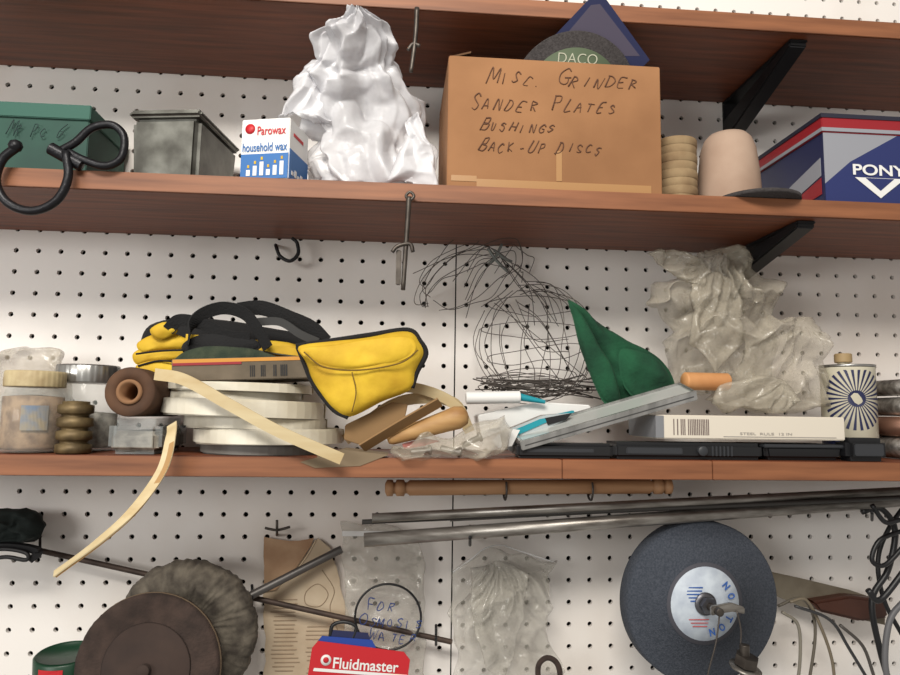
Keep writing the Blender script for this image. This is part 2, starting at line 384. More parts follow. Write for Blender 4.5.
g.box('tape_h',x0+.03,x1-.012,y-.0005,y-.0001,S2+.001,S2+.009,tp,0); g.box('tape_strip',x0+.004,x0+.03,y-.0005,y-.0001,S2+.006,S2+.012,tp,0)
for s_,a,b,yy,hh,sd in(('MISC. GRINDER',486,652,83,14,11),('SANDER PLATES',470,630,109,14,12),('BUSHINGS',480,562,130,11,13),('BACK-UP DISCS',478,612,151,12,14)):
    p0=U(a,yy,y-.0003); g.hand('writing',s_,p0,(b-a)*PX(y),hh*PX(y),ink,xd=(1,0,.02),seed=sd,slant=.38,r=.00062)
g.done()
sl=.45; nrm=V((0,-1,-sl)).normalized(); upd=V((0,-sl,1)).normalized(); ptop=V((U(577,57,-.160).x,-.159,z1)); r=68*PX(-.15)
zc=ptop-upd*(r-.034); g=Grp('abrasive_disc')
g.lathe('disc',[(.011,-.001),(r*.99,-.001),(r,-.0005),(r,.0005),(r*.99,.001),(.011,.001)],zc,abra,axis=nrm,seg=64)
g.lathe('paper_label',[(.006,-.0002),(r*.76,-.0002),(r*.76,.0003),(.006,.0003)],zc+nrm*.001,M('label_grey',(76,88,66),.7),axis=nrm)
g.text('label_text','DACO',zc+nrm*.0015+upd*(r*.60),.042,.010,M('label_ink',(185,185,165),.7),ud=upd,thin=-.01)
g.done()
g=Grp('blue_sanding_sheet_box'); 
def onp(px,py,off):
    d=rt*(px-450)+up*(337.5-py)+fw*F; o=ptop-nrm*off; return CP+d*((o-CP).dot(nrm)/d.dot(nrm))
c=[onp(a,b,.003) for a,b in ((528,64),(590,-2),(604,-4),(650,60),(600,110))]; g.poly('card',c,-nrm*.0015,dkb,.0004)
c=[onp(a,b,.0028) for a,b in ((548,56),(591,5),(600,4),(640,56))]; g.poly('print',c,-nrm*.0002,M('sheet_print',(70,64,82),.6)); g.done()
c=U(676,180,-.125); r=22*PX(-.125); H=U(676,143,-.125).z-S2; pr=[(.005,0)]
for i in range(8):
    a=H*i/8;b=H*(i+1)/8; pr+=[(r*(.96+.02*(i%2)),a+.0002),(r*(.98+.02*(i%2)),a+.0008),(r*(.98+.02*(i%2)),b-.0008),(r*(.96+.02*(i%2)),b-.0002)]
pr.append((.005,H)); g=Grp('felt_washer_stack'); g.lathe('washers',pr,(c.x,-.125,S2),tanw); g.done()
c=U(730,180,-.115); r=33*PX(-.115); H=U(730,131,-.125).z-S2; g=Grp('clay_plug')
g.lathe('plug',[(r*.8,0),(r*.98,.002),(r,.01),(r*.95,H*.5),(r*.86,H*.8),(r*.74,H*.93),(r*.6,H*.99),(r*.4,H),(.004,H)],(c.x,-.112,S2),ceram); g.done()
c=U(765,195,-.165); g=Grp('sanding_disc'); g.lathe('disc',[(.01,0),(.044,0),(.044,.004),(.01,.005)],(c.x,-.147,S2+.0003),abra); g.done()
x0=U(823,160,-.165).x; z1=U(850,116,-.165).z; g=Grp('clamp_carton'); x1=x0+.16; yb=-.02
sil=M('silver_print',(140,142,150),.5); redd=M('dark_red',(140,24,34),.5); nv2=M('navy2',(34,44,96),.5)
g.box('body',x0+.001,x1-.001,-.165,yb,S2,z1-.018,dkb); g.box('lid',x0-.001,x1,-.167,yb+.002,z1-.02,z1,redd)
g.box('lid_stripe',x0-.002,x1,-.168,yb,z1-.004,z1+.0005,M('dk',(32,32,48),.5),0); g.box('lid_line',x0-.0015,x1,-.1676,yb+.004,z1-.019,z1-.015,sil,0)
yy=-.1656; g.poly('silver_corner',[V((x0+.001,yy,S2+.02)),V((x0+.001,yy,z1-.02)),V((x0+.085,yy,z1-.02)),V((x0+.03,yy,S2+.045))],(0,.0005,0),sil)
g.poly('blue_panel',[V((x0+.001,yy,S2)),V((x0+.001,yy,S2+.02)),V((x0+.03,yy,S2+.045)),V((x0+.085,yy,z1-.02)),V((x0+.159,yy,z1-.02)),V((x0+.159,yy,S2))],(0,.0005,0),nv2)
g.text('logo','PONY',V((x0+.062,yy-.0008,S2+.0365)),.060,.012,white,thin=.02)
g.poly('logo_v',[V((x0+.034,yy-.0004,S2+.028)),V((x0+.09,yy-.0004,S2+.028)),V((x0+.062,yy-.0004,S2+.006))],(0,-.0004,0),white)
g.poly('logo_v_in',[V((x0+.046,yy-.0009,S2+.0275)),V((x0+.078,yy-.0009,S2+.0275)),V((x0+.062,yy-.0009,S2+.014))],(0,-.0002,0),nv2)
g.poly('side_white',[V((x0+.0006,-.16,S2+.03)),V((x0+.0006,-.03,S2+.002)),V((x0+.0006,-.03,S2+.02)),V((x0+.0006,-.16,S2+.05))],(-.0005,0,0),sil)
g.poly('side_red',[V((x0+.0006,-.16,S2+.01)),V((x0+.0006,-.05,S2+.002)),V((x0+.0006,-.03,S2+.002)),V((x0+.0006,-.16,S2+.028))],(-.0005,0,0),redd)
g.done()
g=Grp('hanging_toggle_clamp'); Y=-.178
g.tube('shank',pts([(409,197),(408,215),(406,245),(403,290)],Y),[.0028,.0022],agedm); g.tube('hook',pts([(392,252),(398,246),(410,244),(413,252)],Y-.002),.002,agedm)
g.box('plate',U(402,0,Y).x,U(407,0,Y).x,Y,Y+.003,U(405,285,Y).z,U(405,250,Y).z,agedm,.0008); g.tube('ring',pts([(410,200),(406,196),(410,192),(414,196)],Y),.0015,agedm,6,True); g.done()
g=Grp('hanging_toggle_clamp'); g.tube('shank',pts([(417,8),(416,30),(414,50),(411,72)],Y),[.0026,.002],agedm); g.tube('hook',pts([(408,50),(413,44),(420,46)],Y),.002,agedm); g.done()
g=Grp('pegboard_hook'); g.tube('wire',[U(276,246,.006)]+pts([(276,246,-.004),(276,246,-.02),(280,256,-.024),(290,261,-.026),(298,254,-.026),(297,243,-.025),(292,238,-.025)],0),.0022,blk); g.done()
# ---------------- shelf 3 items ----------------
def jar(name,px,ptop,rp,y,lidm,cont,lidh,label=None,fill=.7):
    c=U(px,440,y); r=rp*PX(y); H=U(px,ptop,y).z; o=(c.x,y,0.0005); g=Grp(name); L=lidh*PX(y)
    g.lathe('contents',[(r*.2,.003),(r*.88,.003),(r*.92,.006),(r*.92,(H-L)*fill),(r*.2,(H-L)*fill+.002)],o,cont)
    g.lathe('glass',[(r*.6,0),(r*.95,.001),(r,.004),(r,H-L-.010),(r*.86,H-L-.002),(r*.86,H-.004)],o,glass)
    g.lathe('lid',[(r*.86,H-L),(r*.92,H-L),(r*.93,H-L+.001),(r*.93,H-.002),(r*.9,H),(.002,H)],o,lidm,seg=96,fn=lambda p,a:V((p.x*(1+.012*math.sin(32*a)),p.y*(1+.012*math.sin(32*a)),p.z)))
    if label:
        g.poly('label',[V((c.x+r*math.sin(t)*1.01,y-r*math.cos(t)*1.01,H*.28)) for t in [.1+i*.1 for i in range(9)]]+[V((c.x+r*math.sin(t)*1.01,y-r*math.cos(t)*1.01,H*.58)) for t in [.1+i*.1 for i in range(9)][::-1]],(0,.0003,0),label)
    g.done()
jar('glass_jar',31,372,28,-.135,M('cream_lid',(192,176,138),.6,c2=(160,140,104),ns=60),M('rusty_bits',(104,72,44),.8,c2=(160,130,98),ns=90,bump=.5),15,M('bluelabel',(112,126,145),.6,c2=(150,140,120),ns=80),.85)
jar('glass_jar',84,366,30,-.095,steel,M('grey_bits',(78,70,60),.8,c2=(150,144,134),ns=120),17,None,.55)
g=Grp('brass_pipe_fitting'); c=U(71,440,-.156); r=16*PX(-.156); H=50*PX(-.156); pr=[(.003,0)]
for i in range(4):
    a=H*i/4;b=H*(i+1)/4; pr+=[(r*.85,a),(r,a+.001),(r,b-.004),(r*.75,b-.003),(r*.75,b-.0005)]
pr.append((.003,H)); g.lathe('stack',pr,(c.x,-.15,.0004),brass,seg=32); g.done()
g=Grp('glass_bottle'); bx0,bx1=XR(107,161,436,-.16); bg=M('bottle_glass',(175,180,180),.06,alpha=.3)
g.box('bottle',bx0,bx1,-.163,-.07,.0005,.034,bg,.007,1,4); g.box('contents',bx0+.003,bx1-.003,-.16,-.073,.0025,.022,M('bits',(96,88,78),.7,c2=(160,154,142),ns=100),.004,1,3)
g.cyl('neck',V(((bx0+bx1)/2,-.07,.017)),V(((bx0+bx1)/2,-.055,.017)),.008,bg); g.cyl('cap',V(((bx0+bx1)/2,-.056,.017)),V(((bx0+bx1)/2,-.042,.017)),.010,blkp); g.done()
g=Grp('cardboard_tube'); c=U(129,401,-.165); r=24*PX(-.165); kr=M('kraft_roll',(90,62,42),.85,c2=(68,46,32),ns=30)
g.lathe('roll',[(r*.5,0),(r*.95,0),(r,.002),(r,.13),(r*.5,.13)],V((c.x,-.165,.035+r+.0006)),kr,axis=(0,1,0),close=True)
g.lathe('inner_core',[(r*.36,-.002),(r*.5,-.002),(r*.5,.131),(r*.36,.131)],V((c.x,-.165,.035+r+.0006)),M('core_card',(132,96,66),.85),axis=(0,1,0),close=True); g.done()
g=Grp('small_plastic_bag'); g.film('bag',pts([(-25,356),(5,350),(30,344),(52,350),(70,362),(74,400),(70,450),(-25,450)],-.05),.02,clear2,1.,1.1,zmin=.0006); g.done()
def coil(name,pxc,y,z,r,w,mat,tx=0,ty=0,turns=7,th=.0014,sq=.9):
    g=Grp(name,Matrix.Translation(V((U(pxc,430,y).x,y,z)))@Matrix.Rotation(tx,4,'X')@Matrix.Rotation(ty,4,'Y')); bm=bmesh.new(); R=[]
    P=[]; N=turns*48
    for i in range(N+1):
        a=2*math.pi*i/48; rr=r-(i/48)*th; wob=1+.03*math.sin(a*2+r*50)
        P.append(V((rr*math.cos(a)*wob,rr*math.sin(a)*sq,.0014*math.sin(a*.7))))
    for i,p in enumerate(P):
        n=V((p.x,p.y,0)).normalized(); R.append([bm.verts.new(p+n*o*.0005+V((0,0,w*q))) for o,q in((1,0),(1,1),(-1,1),(-1,0))])
    for A,B in zip(R,R[1:]):
        for i in range(4): bm.faces.new((A[i],A[(i+1)%4],B[(i+1)%4],B[i]))
    bm.faces.new(R[0]);bm.faces.new(R[-1][::-1]); g.add('band',bm,mat); g.done()
coil('edge_banding_coil',262,-.105,.001,.061,.0085,coilg,0.0,0,10)
coil('edge_banding_coil',270,-.1,.0115,.078,.0125,coilm,.0,-.01,8,sq=.92)
coil('edge_banding_coil',256,-.098,.0258,.074,.0105,coilm,.0,.015,9)
coil('edge_banding_coil',244,-.1,.0380,.085,.0145,coilm,.0,.02,7)
coil('edge_banding_coil',236,-.1,.0545,.068,.007,coilm,.01,-.01,12)
coil('edge_banding_coil',240,-.1,.0630,.075,.0065,coilm,.01,.01,6)
g=Grp('wood_veneer_strip'); g.ribbon('strip',pts([(155,374,-.17),(185,380,-.186),(230,405,-.192),(280,432,-.192),(342,459,-.19)],0),(.35,-.2,.8),.011,.0012,cream); g.done()
g=Grp('wood_veneer_strip'); g.ribbon('strip',pts([(172,424,-.176),(171,436,-.19),(162,470,-.195),(135,508,-.2),(100,540,-.205),(54,574,-.21)],0),(.8,-.1,.5),.010,.0012,cream)
g.ribbon('core',pts([(174,426,-.177),(173,438,-.191),(164,471,-.196),(137,510,-.201),(102,542,-.206),(56,576,-.211)],0),(.8,-.1,.5),.0045,.0012,M('strip_core',(168,130,80),.6)); g.done()
g=Grp('sandpaper_carton'); c=U(240,376,-.15); g.M=RZ((c.x,-.115,.0725),4)@Matrix.Rotation(math.radians(-3),4,'Y')
bc=M('greycard',(112,100,84),.8,c2=(88,78,64),ns=30)
g.box('carton',-.065,.065,-.04,.04,0,.022,bc); g.box('yellow_band',-.064,.064,-.0406,-.04,.018,.0215,M('oyel',(195,135,50),.6),0); g.box('red_band',-.064,.0,-.0408,-.04,.0155,.018,redd,0)
for i in range(22):
    if random.random()<.75: g.box('barcode_bar',.008+.0017*i,.0088+.0017*i+random.random()*.0006,-.0406,-.04,.003,.014,blkp,0)
g.done()
# tool belt bag
g=Grp('tool_belt'); g.pillow('back_pouch',pts([(140,350),(150,326),(190,318),(250,325),(310,338),(318,365),(270,378),(180,380),(142,376)],-.07),.04,blkf,.004)
for i,l in enumerate([[(134,352),(160,342),(188,348),(184,358),(150,364),(136,364)],[(138,342),(165,332),(188,340),(186,348),(160,350),(142,352)],[(136,366),(160,360),(178,366),(172,376),(142,379)],[(150,330),(166,322),(178,331),(160,340)]]):
    g.pillow('yellow_fold',pts(l,-.118-.004*i),.012,yel,.0015,60)
g.tube('fold_seam',pts([(136,354),(160,351),(186,350)],-.134),.001,blkf,6); g.tube('fold_seam',pts([(138,366),(158,361),(180,362)],-.132),.001,blkf,6)
g.pillow('yellow_panel',pts([(190,346),(235,340),(296,344),(300,362),(260,366),(200,362)],-.118),.012,yel,.0015,40)
g.pillow('black_pocket',pts([(182,345),(200,335),(235,334),(262,345),(240,356),(190,356)],-.132),.012,blkf,.002,40)
g.ribbon('yellow_piping',pts([(186,338),(230,342),(270,349),(300,353)],-.13),(0,0,1),.008,.003,yel); g.tube('zipper',pts([(190,342),(232,346),(270,353),(299,357)],-.133),.001,M('zipm',(60,56,40),.5,.4),6)
g.ribbon('strap',pts([(188,345),(192,325),(205,313),(225,308),(245,314),(258,330),(268,348)],-.14),(0.2,-.5,.9),.013,.002,blkf)
g.ribbon('strap_b',pts([(168,330),(180,320),(205,325),(228,336),(250,338)],-.135),(0,-.3,1),.012,.002,blkf)
g.ribbon('strap_c',pts([(238,310),(262,308),(290,318),(312,328),(326,342)],-.13),(0,-.3,1),.015,.002,blkf)
g.ribbon('strap_d',pts([(255,322),(280,322),(300,334),(318,342)],-.135),(0,-.3,1),.008,.002,M('grey_web',(60,60,60),.8)); g.done()
g=Grp('green_scouring_pad'); g.pillow('pad',pts([(172,364),(185,352),(210,346),(245,348),(276,356),(268,362),(230,366),(185,372)],-.145),.012,M('scour',(38,50,38),.95,c2=(58,66,50),ns=80,bump=.8,bs=300),.002,60); g.done()
# yellow pouch
g=Grp('yellow_tool_pouch'); ol=pts([(297,346),(330,341),(370,336),(408,331),(420,342),(424,354),(416,372),(412,388),(380,402),(350,417),(335,410),(322,395),(312,380),(305,362)],-.148)
g.pillow('pouch',ol,.034,yel,.004,22,K=20); g.tube('rim',pts([(296,346),(330,341),(370,335),(408,330),(420,341),(426,354),(417,372),(412,388)],-.15),.0026,blkf)
g.tube('side_binding',pts([(297,347),(304,364),(311,381),(321,396),(334,411),(348,418)],-.152),.0018,blkf)
g.pillow('flap',pts([(300,349),(340,344),(404,336),(416,350),(398,362),(360,368),(322,366)],-.163),.008,yel,.0025,30)
g.tube('flap_seam',pts([(304,352),(324,367),(360,370),(400,363),(418,350)],-.168),.0008,M('seam',(110,84,26),.8),6)
g.tube('crease_seam',pts([(352,372),(356,392),(352,412)],-.1665),.0006,M('seam',(110,84,26),.8),6)
g.done()
# wood bits
g=Grp('wood_handle'); a=U(388,440,-.15); b=U(462,416,-.16)
g.lathe('handle',[(.004,0),(.006,.004),(.0085,.03),(.0105,.06),(.0115,.072),(.009,.08),(.003,.083)],a,pine,axis=b-a); g.done()
g=Grp('paint_stir_stick'); g.ribbon('stick',pts([(362,448,-.16),(400,425,-.165),(440,402,-.17)],0),(.3,-.6,.7),.013,.002,M('stir',(128,98,62),.7)); g.done()
g=Grp('wood_shim'); g.poly('shim',pts([(345,425),(392,402),(408,404),(405,418),(360,445),(344,440)],-.135),(0,.004,0),M('shimw',(136,106,68),.7),.0008);g.done()
g=Grp('wood_veneer_strip'); g.ribbon('strip',pts([(352,410),(385,390),(415,388),(445,398),(462,412)],-.115),(0,-.3,1),.011,.0015,cream); g.done()
g=Grp('wood_veneer_strip'); g.ribbon('strip',pts([(345,440),(390,406),(425,398),(455,404),(470,432)],-.108),(0,-.3,1),.012,.0015,cream); g.done()
g=Grp('paper_scrap'); g.poly('paper',pts([(300,462),(345,450),(388,455),(360,466),(315,468)],-.172),(0,.03,.001),M('scrap',(120,104,82),.8)); g.done()
g=Grp('parts_bag'); g.film('bag',pts([(386,456),(400,440),(418,432),(440,436),(470,424),(504,418),(512,430),(500,448),(478,463),(440,458),(420,464),(400,460)],-.165),.026,clear2,.9,1.)
for (a,b,c_) in ((410,452,(1,.2,.1)),(440,448,(1,.1,-.2)),(462,446,(1,.1,.5))): g.lathe('screw',[(.001,0),(.003,.001),(.003,.018),(.005,.019),(.005,.021),(.002,.022)],U(a,b,-.158),steel2,axis=c_)
g.poly('header_print',pts([(402,444),(424,438),(440,441),(424,446),(404,449)],-.152),(0,.001,0),M('pinkprint',(160,96,88),.5)); g.done()
g=Grp('caulk_tube'); g.cyl('tube',U(466,398,-.12),U(520,397,-.12),.0065,white); g.cyl('nozzle',U(520,397,-.12),U(545,402,-.12),.004,teal,.002); g.done()
g=Grp('teal_knife'); g.poly('handle',pts([(520,432),(540,418),(576,410),(580,420),(550,430),(528,440)],-.135),(0,.012,0),teal,.002); g.poly('blade',pts([(500,445),(520,432),(528,440),(512,452)],-.135),(0,.002,0),steel); g.done()
g=Grp('white_plastic_tray'); g.poly('tray',pts([(478,415),(540,402),(590,405),(592,412),(540,414),(482,440)],-.112),(0,.04,0),white,.001); g.done()
g=Grp('utility_knife'); g.poly('handle',pts([(503,432),(545,415),(572,413),(560,425),(520,440)],-.148),(0,.008,0),M('grey_pl',(170,178,180),.4),.002); g.poly('grip',pts([(545,418),(572,413),(566,420),(548,425)],-.1495),(0,.002,0),blkp); g.poly('teal_stripe',pts([(512,431),(540,419),(560,416),(545,423),(518,435)],-.1492),(0,.001,0),teal); g.done()
g=Grp('white_paper_slip'); g.poly('slip',pts([(492,440),(506,428),(520,430),(512,446),(498,448)],-.155),(0,.001,0),white); g.done()
# framed case
a=U(522,450,-.165); b=U(698,399,-.165); d=(b-a); L=d.length; xd=d.normalized(); yd=V((0,1,.34)); yd=(yd-xd*yd.dot(xd)).normalized(); zd=xd.cross(yd)
Mx=Matrix((xd,yd,zd)).transposed().to_4x4(); Mx.translation=a; g=Grp('aluminum_display_case',Mx)
al=M('alu',(214,214,212),.25,.9,c2=(176,176,174),ns=12,st=(6,1,1))
g.box('frame_front',0,L,0,.003,-.001,.009,al,.0008); g.box('frame_back',0,L,.032,.035,-.001,.009,al,.0008); g.box('frame_end',0,.003,.003,.032,-.001,.009,al,.0008); g.box('frame_end_b',L-.003,L,.003,.032,-.001,.009,al,.0008)
g.box('panel',.003,L-.003,.003,.032,.002,.007,M('milky',(196,199,196),.15,.35),.0004); g.box('groove',.004,L-.004,-.0003,.0002,.003,.0042,M('groove',(90,90,90),.4,.5),0); g.done()
# black tools at base
gp=M('gp',(48,50,54),.4)
g=Grp('level_tool'); x0,x1=XR(516,612,450,-.155); g.box('body',x0,x1,-.16,-.13,.0004,.015,blkp,.003,1,3); g.box('ridge',x0+.01,x1-.02,-.1605,-.15,.006,.010,gp,.0005); g.done()
g=Grp('staple_gun'); x0,x1=XR(612,760,450,-.155); g.box('body',x0,x1,-.162,-.12,.0004,.017,blkp,.004,1,3); g.box('rib',x0+.012,x0+.07,-.1635,-.16,.005,.012,gp,.001)
for i in range(6): g.box('grip_rib',x0+.1+.004*i,x0+.102+.004*i,-.1632,-.16,.004,.014,gp,.0004)
g.cyl('knob',V((x0+.09,-.16,.009)),V((x0+.09,-.166,.009)),.005,gp); g.done()
g=Grp('black_tray'); x0,x1=XR(762,842,450,-.155); g.box('body',x0,x1,-.16,-.10,.0004,.016,blkp,.004,.93,3); g.box('lip',x0-.001,x1+.001,-.161,-.099,.013,.0165,gp,.001); g.done()
g=Grp('long_white_carton'); x0,x1=XR(656,845,428,-.16); z0=.0178+.003; z1=U(750,416,-.16).z
g.box('carton',x0,x1,-.16,-.08,z0,z1,M('cart',(210,202,188),.6),.001); g.box('grey_end',x0-.0005,x0+.008,-.1606,-.08,z0+.001,z1-.001,M('cgrey',(120,122,126),.5),0)
for i in range(20):
    if random.random()<.8: g.box('barcode_bar',x0+.018+.0019*i,x0+.0188+.0019*i+random.random()*.0003,-.1605,-.16,z0+.004,z1-.004,M('barc',(110,96,92),.6),0)
g.text('print','STEEL  RULE  12 IN',V((x0+.115,-.1602,z0+.006)),.055,.0025,M('gpr',(150,145,140),.6)); g.box('line',x0+.07,x1-.01,-.1605,-.16,z0+.0025,z0+.0032,M('gpr',(130,130,130),.6),0); g.done()
# oil can (round tin, printed sunburst wrapped round it)
g=Grp('oil_can'); r=26*PX(-.11); cx=U(856,410,-.12).x; cy=-.108; zt=U(850,366,cy-r*.5).z; cm=M('can_white',(206,200,180),.4)
g.lathe('body',[(r*.9,0),(r,.002),(r,zt-.004),(r*1.02,zt-.003),(r*1.02,zt-.001),(r*.96,zt),(r*.9,zt-.002),(r*.4,zt+.002),(.003,zt+.002)],(cx,cy,.0005),cm)
g.lathe('top_rim',[(r*.94,zt-.001),(r*1.03,zt-.002),(r*1.03,zt+.001),(r*.94,zt+.001)],(cx,cy,.0005),steel,close=True)
g.cyl('spout',V((cx-.008,cy-.006,zt)),V((cx-.008,cy-.006,zt+.007)),.006,cm); g.cyl('cap',V((cx-.008,cy-.006,zt+.004)),V((cx-.008,cy-.006,zt+.014)),.009,M('capt',(160,136,98),.6))
def cw(u,z,o=.0003): a=u/r-.3; return V((cx+(r+o)*math.sin(a),cy-(r+o)*math.cos(a),z))
zc_=zt-.036
for i in range(30):
    a=2*math.pi*i/30; e=.045; bm=bmesh.new(); prev=None
    for k in range(9):
        R_=.009+(.034-.009)*k/8; aa=cw(R_*math.cos(a-e),min(zt-.005,zc_+R_*math.sin(a-e))); bb=cw(R_*math.cos(a+e),min(zt-.005,zc_+R_*math.sin(a+e)))
        cur=(bm.verts.new(aa),bm.verts.new(bb))
        if prev: bm.faces.new((prev[0],prev[1],cur[1],cur[0]))
        prev=cur
    g.add('sun_ray',bm,dkb)
bm=bmesh.new(); ring=[bm.verts.new(cw(.009*math.cos(t),zc_+.009*math.sin(t),.0006)) for t in [i*.3927 for i in range(16)]]; bm.faces.new(ring); g.add('sun_disc',bm,dkb)
g.lathe('blue_band',[(r*1.003,.004),(r*1.006,.0045),(r*1.006,.022),(r*1.003,.0225)],(cx,cy,.0005),dkb,close=True)
g.done()
g=Grp('tape_measure'); x0,x1=XR(846,886,450,-.165); g.box('case',x0,x1,-.169,-.143,.0004,.024,blkp,.005,1,4); g.box('face_ring',x0+.006,x1-.006,-.1702,-.169,.006,.018,gp,.001); g.done()
g=Grp('pipe_offcuts')
for px,z,r in((899,.012,.012),(897,.035,.011),(902,.057,.0105),(900,.078,.009)):
    c=U(px,440,-.12); g.lathe('pipe',[(r*.7,0),(r,.0),(r,.1),(r*.7,.1)],V((c.x+.004,-.14,z+.0006)),steel2 if z!=.035 else M('copper',(130,96,80),.4,.7),axis=(0,1,0),close=True)
g.done()
# green felt
g=Grp('green_felt_cloth'); g.pillow('back_fold',pts([(568,300),(588,316),(618,336),(646,350),(664,362),(675,384),(673,402),(640,405),(606,405),(598,378),(584,345)],-.08),.026,felt,.008,30,res=4)
g.pillow('front_fold',pts([(569,301),(583,318),(599,345),(612,368),(620,402),(604,403),(590,374),(578,340)],-.1),.016,felt,.004,34,res=4)
g.pillow('side_fold',pts([(620,350),(644,352),(662,366),(674,388),(670,402),(642,403),(622,382)],-.096),.010,felt,.007,34,res=4); g.done()
# wires
R=random.uniform
wth=.00048
def loopP(cx,cy,rx,ry,rot,y,a0=0,a1=360,jit=3,dep=.03,n=12):
    P=[];ph=R(0,6)
    for i in range(n+1):
        a=math.radians(a0+(a1-a0)*i/n); ex=rx*math.cos(a);ey=ry*math.sin(a)
        P.append(U(cx+ex*math.cos(rot)-ey*math.sin(rot)+R(-jit,jit),cy+ex*math.sin(rot)+ey*math.cos(rot)+R(-jit,jit),min(-.006,y+dep*math.sin(a+ph))))
    return P
g=Grp('wire_bundle'); bm=bmesh.new()
for i in range(7):
    a0=R(150,210); bmtube(bm,loopP(R(462,480),R(268,285),R(45,62),R(16,36),R(-.6,-.2),-.035,a0,a0+R(200,340)),wth,5,False,5)
for i in range(7):
    ex=R(412,470); ey=R(262,325); bmtube(bm,pts([(500+R(-3,3),256+R(-3,3),-.04),((500+ex)/2+R(-8,8),(256+ey)/2-R(5,18),-.045),(ex,ey,-.03)],0),wth,5)
for i in range(6): bmtube(bm,pts([(500,256,-.04),(R(515,540),R(275,300),-.05),(R(530,560),R(300,330),-.04)],0),wth,5)
g.add('strands',bm,wirem,True)
for k in ([(488,248),(496,260),(508,272)],[(502,244),(496,256),(489,264)],[(494,250),(504,258),(512,262)]): g.tube('twist',pts(k,-.045),.0018,M('galv',(120,125,122),.4,.6),6)
g.done()
g=Grp('wire_cage'); bm=bmesh.new()
cx,cy=536,338
for i in range(9): # meridians
    rx=56*math.cos(math.pi*i/9); a0=R(-110,-80); bmtube(bm,loopP(cx+R(-4,4),cy+4,abs(rx)+R(2,6),R(50,62),R(-.14,.14),-.05,a0,a0+R(280,360),3),wth,5,False,5)
for i in range(4): # hoops
    f=[-.6,-.15,.3,.7][i]; bmtube(bm,loopP(cx+R(-3,3),cy+f*54,56*math.sqrt(1-f*f),R(7,11),R(-.15,.15),-.05,0,360,2),wth,5,False,5)
for i in range(6): bmtube(bm,pts([(R(485,520),R(285,310)),(R(520,550),R(310,350)),(R(560,590),R(330,395))],-.05+R(-.02,.02)),wth,5)
for i in range(9): bmtube(bm,loopP(R(520,548),R(380,391),R(35,54),R(5,11),R(-.08,.08),-.07,0,R(250,360),2,.02),wth*1.1,5,False,5)
for i in range(12): bmtube(bm,pts([(R(470,500),R(376,396)),(R(520,540),R(380,392)),(R(580,612),R(374,402))],R(-.1,-.05)),.0008,5)
g.add('strands',bm,wirem,True); g.done()
# plastic bags
g=Grp('clear_plastic_bag'); g.film('bag',pts([(690,262),(700,250),(722,246),(736,250),(752,268),(770,276),(781,284),(776,300),(766,322),(774,345),(768,372),(750,384),(700,392),(672,378),(668,350),(676,330),(660,312),(645,300),(654,282),(672,274)],-.065),.05,clear2,1.1,.8,damp=26,gather=U(718,256,-.055),pleat=.015,npl=20)
g.film('torn_flap',pts([(644,254),(670,250),(700,258),(716,270),(700,284),(672,270),(655,266)],-.095),.006,clear2,.8,.9,damp=30,gather=U(716,262,-.085),pleat=.006)
g.film('inner_fold',pts([(690,280),(720,268),(745,300),(742,345),(715,372),(690,340)],-.095),.006,clear2,.7,.9,ph=2.,damp=30,gather=U(718,250,-.08),pleat=.010)
g.done()
g=Grp('clear_plastic_bag'); g.film('bag',pts([(736,334),(760,322),(786,318),(812,322),(824,340),(818,358),(826,372),(828,392),(826,408),(810,415),(780,415),(722,412),(704,402),(712,388),(735,378),(746,360)],-.105),.045,clear2,1.1,.8,ph=1.,zmin=.0475,damp=26,gather=U(800,325,-.1),pleat=.015,npl=18)
g.film('fold',pts([(712,404),(722,388),(752,380),(790,384),(800,400),(770,412),(730,413)],-.145),.010,clear2,.8,.9,zmin=.0475,damp=30,gather=U(790,380,-.14),pleat=.009,npl=26); g.done()
g=Grp('wood_peg'); g.cyl('peg',U(684,381,-.125),U(728,382,-.12),.0095,pineo,bev=.15); g.done()
# ---------------- below shelf ----------------
g=Grp('turned_wood_spindle'); y=-.1; a=U(385,488,y); b=U(672,486,y); L=(b-a).length; r=.0085; pr=[(r*.5,0),(r,.002),(r,.008),(r*.7,.009),(r*.7,.011),(r,.012),(r,.02),(r*.7,.021),(r*.7,.023),(r*.95,.026)]
pr+=[(r*.9,L*.5)]+[(q,L-z) for q,z in pr[::-1]]; g.lathe('spindle',pr,a,M('spindlew',(176,134,96),.6,c2=(146,104,70),ns=8,st=(1,10,10)),axis=b-a)
for px in(505,590):
    x_=U(px,480,y).x
    g.tube('hanger_hook',[V((x_,y+.004,-.0195)),V((x_,y+.011,-.028)),V((x_,y+.008,a.z-.008)),V((x_,y-.004,a.z-.011)),V((x_,y-.011,a.z-.002)),V((x_,y-.009,a.z+.008))],.0012,wirem)
g.done()
def bar(name,p,q,r,mat,y0,y1,hollow=True):
    g=Grp(name); a=U(*p,y0); b=U(*q,y1); L=(b-a).length
    g.lathe('tube',[(r*.75,0),(r,0),(r,L),(r*.75,L)],a,mat,axis=b-a,close=True,seg=24); g.done()
bar('steel_pipe',(364,540),(960,496),.0070,steel2,-.125,-.075)
bar('steel_pipe',(372,518),(960,488),.0046,steel2,-.12,-.085)
bar('flat_steel_bar',(362,522),(960,495),.0026,M('darkbar',(70,68,66),.5,.5),-.11,-.095)
bar('steel_pipe',(450,516),(960,490),.0058,M('dull',(110,108,104),.45,.7),-.092,-.055)
for px,py in((470,545),(872,520)):
    g=Grp('pegboard_hook'); g.tube('wire',[U(px,py-18,.006),U(px,py-18,-.005),U(px,py-4,-.02),U(px,py+0,-.08),U(px,py-8,-.135)],.0016,blk); g.done()
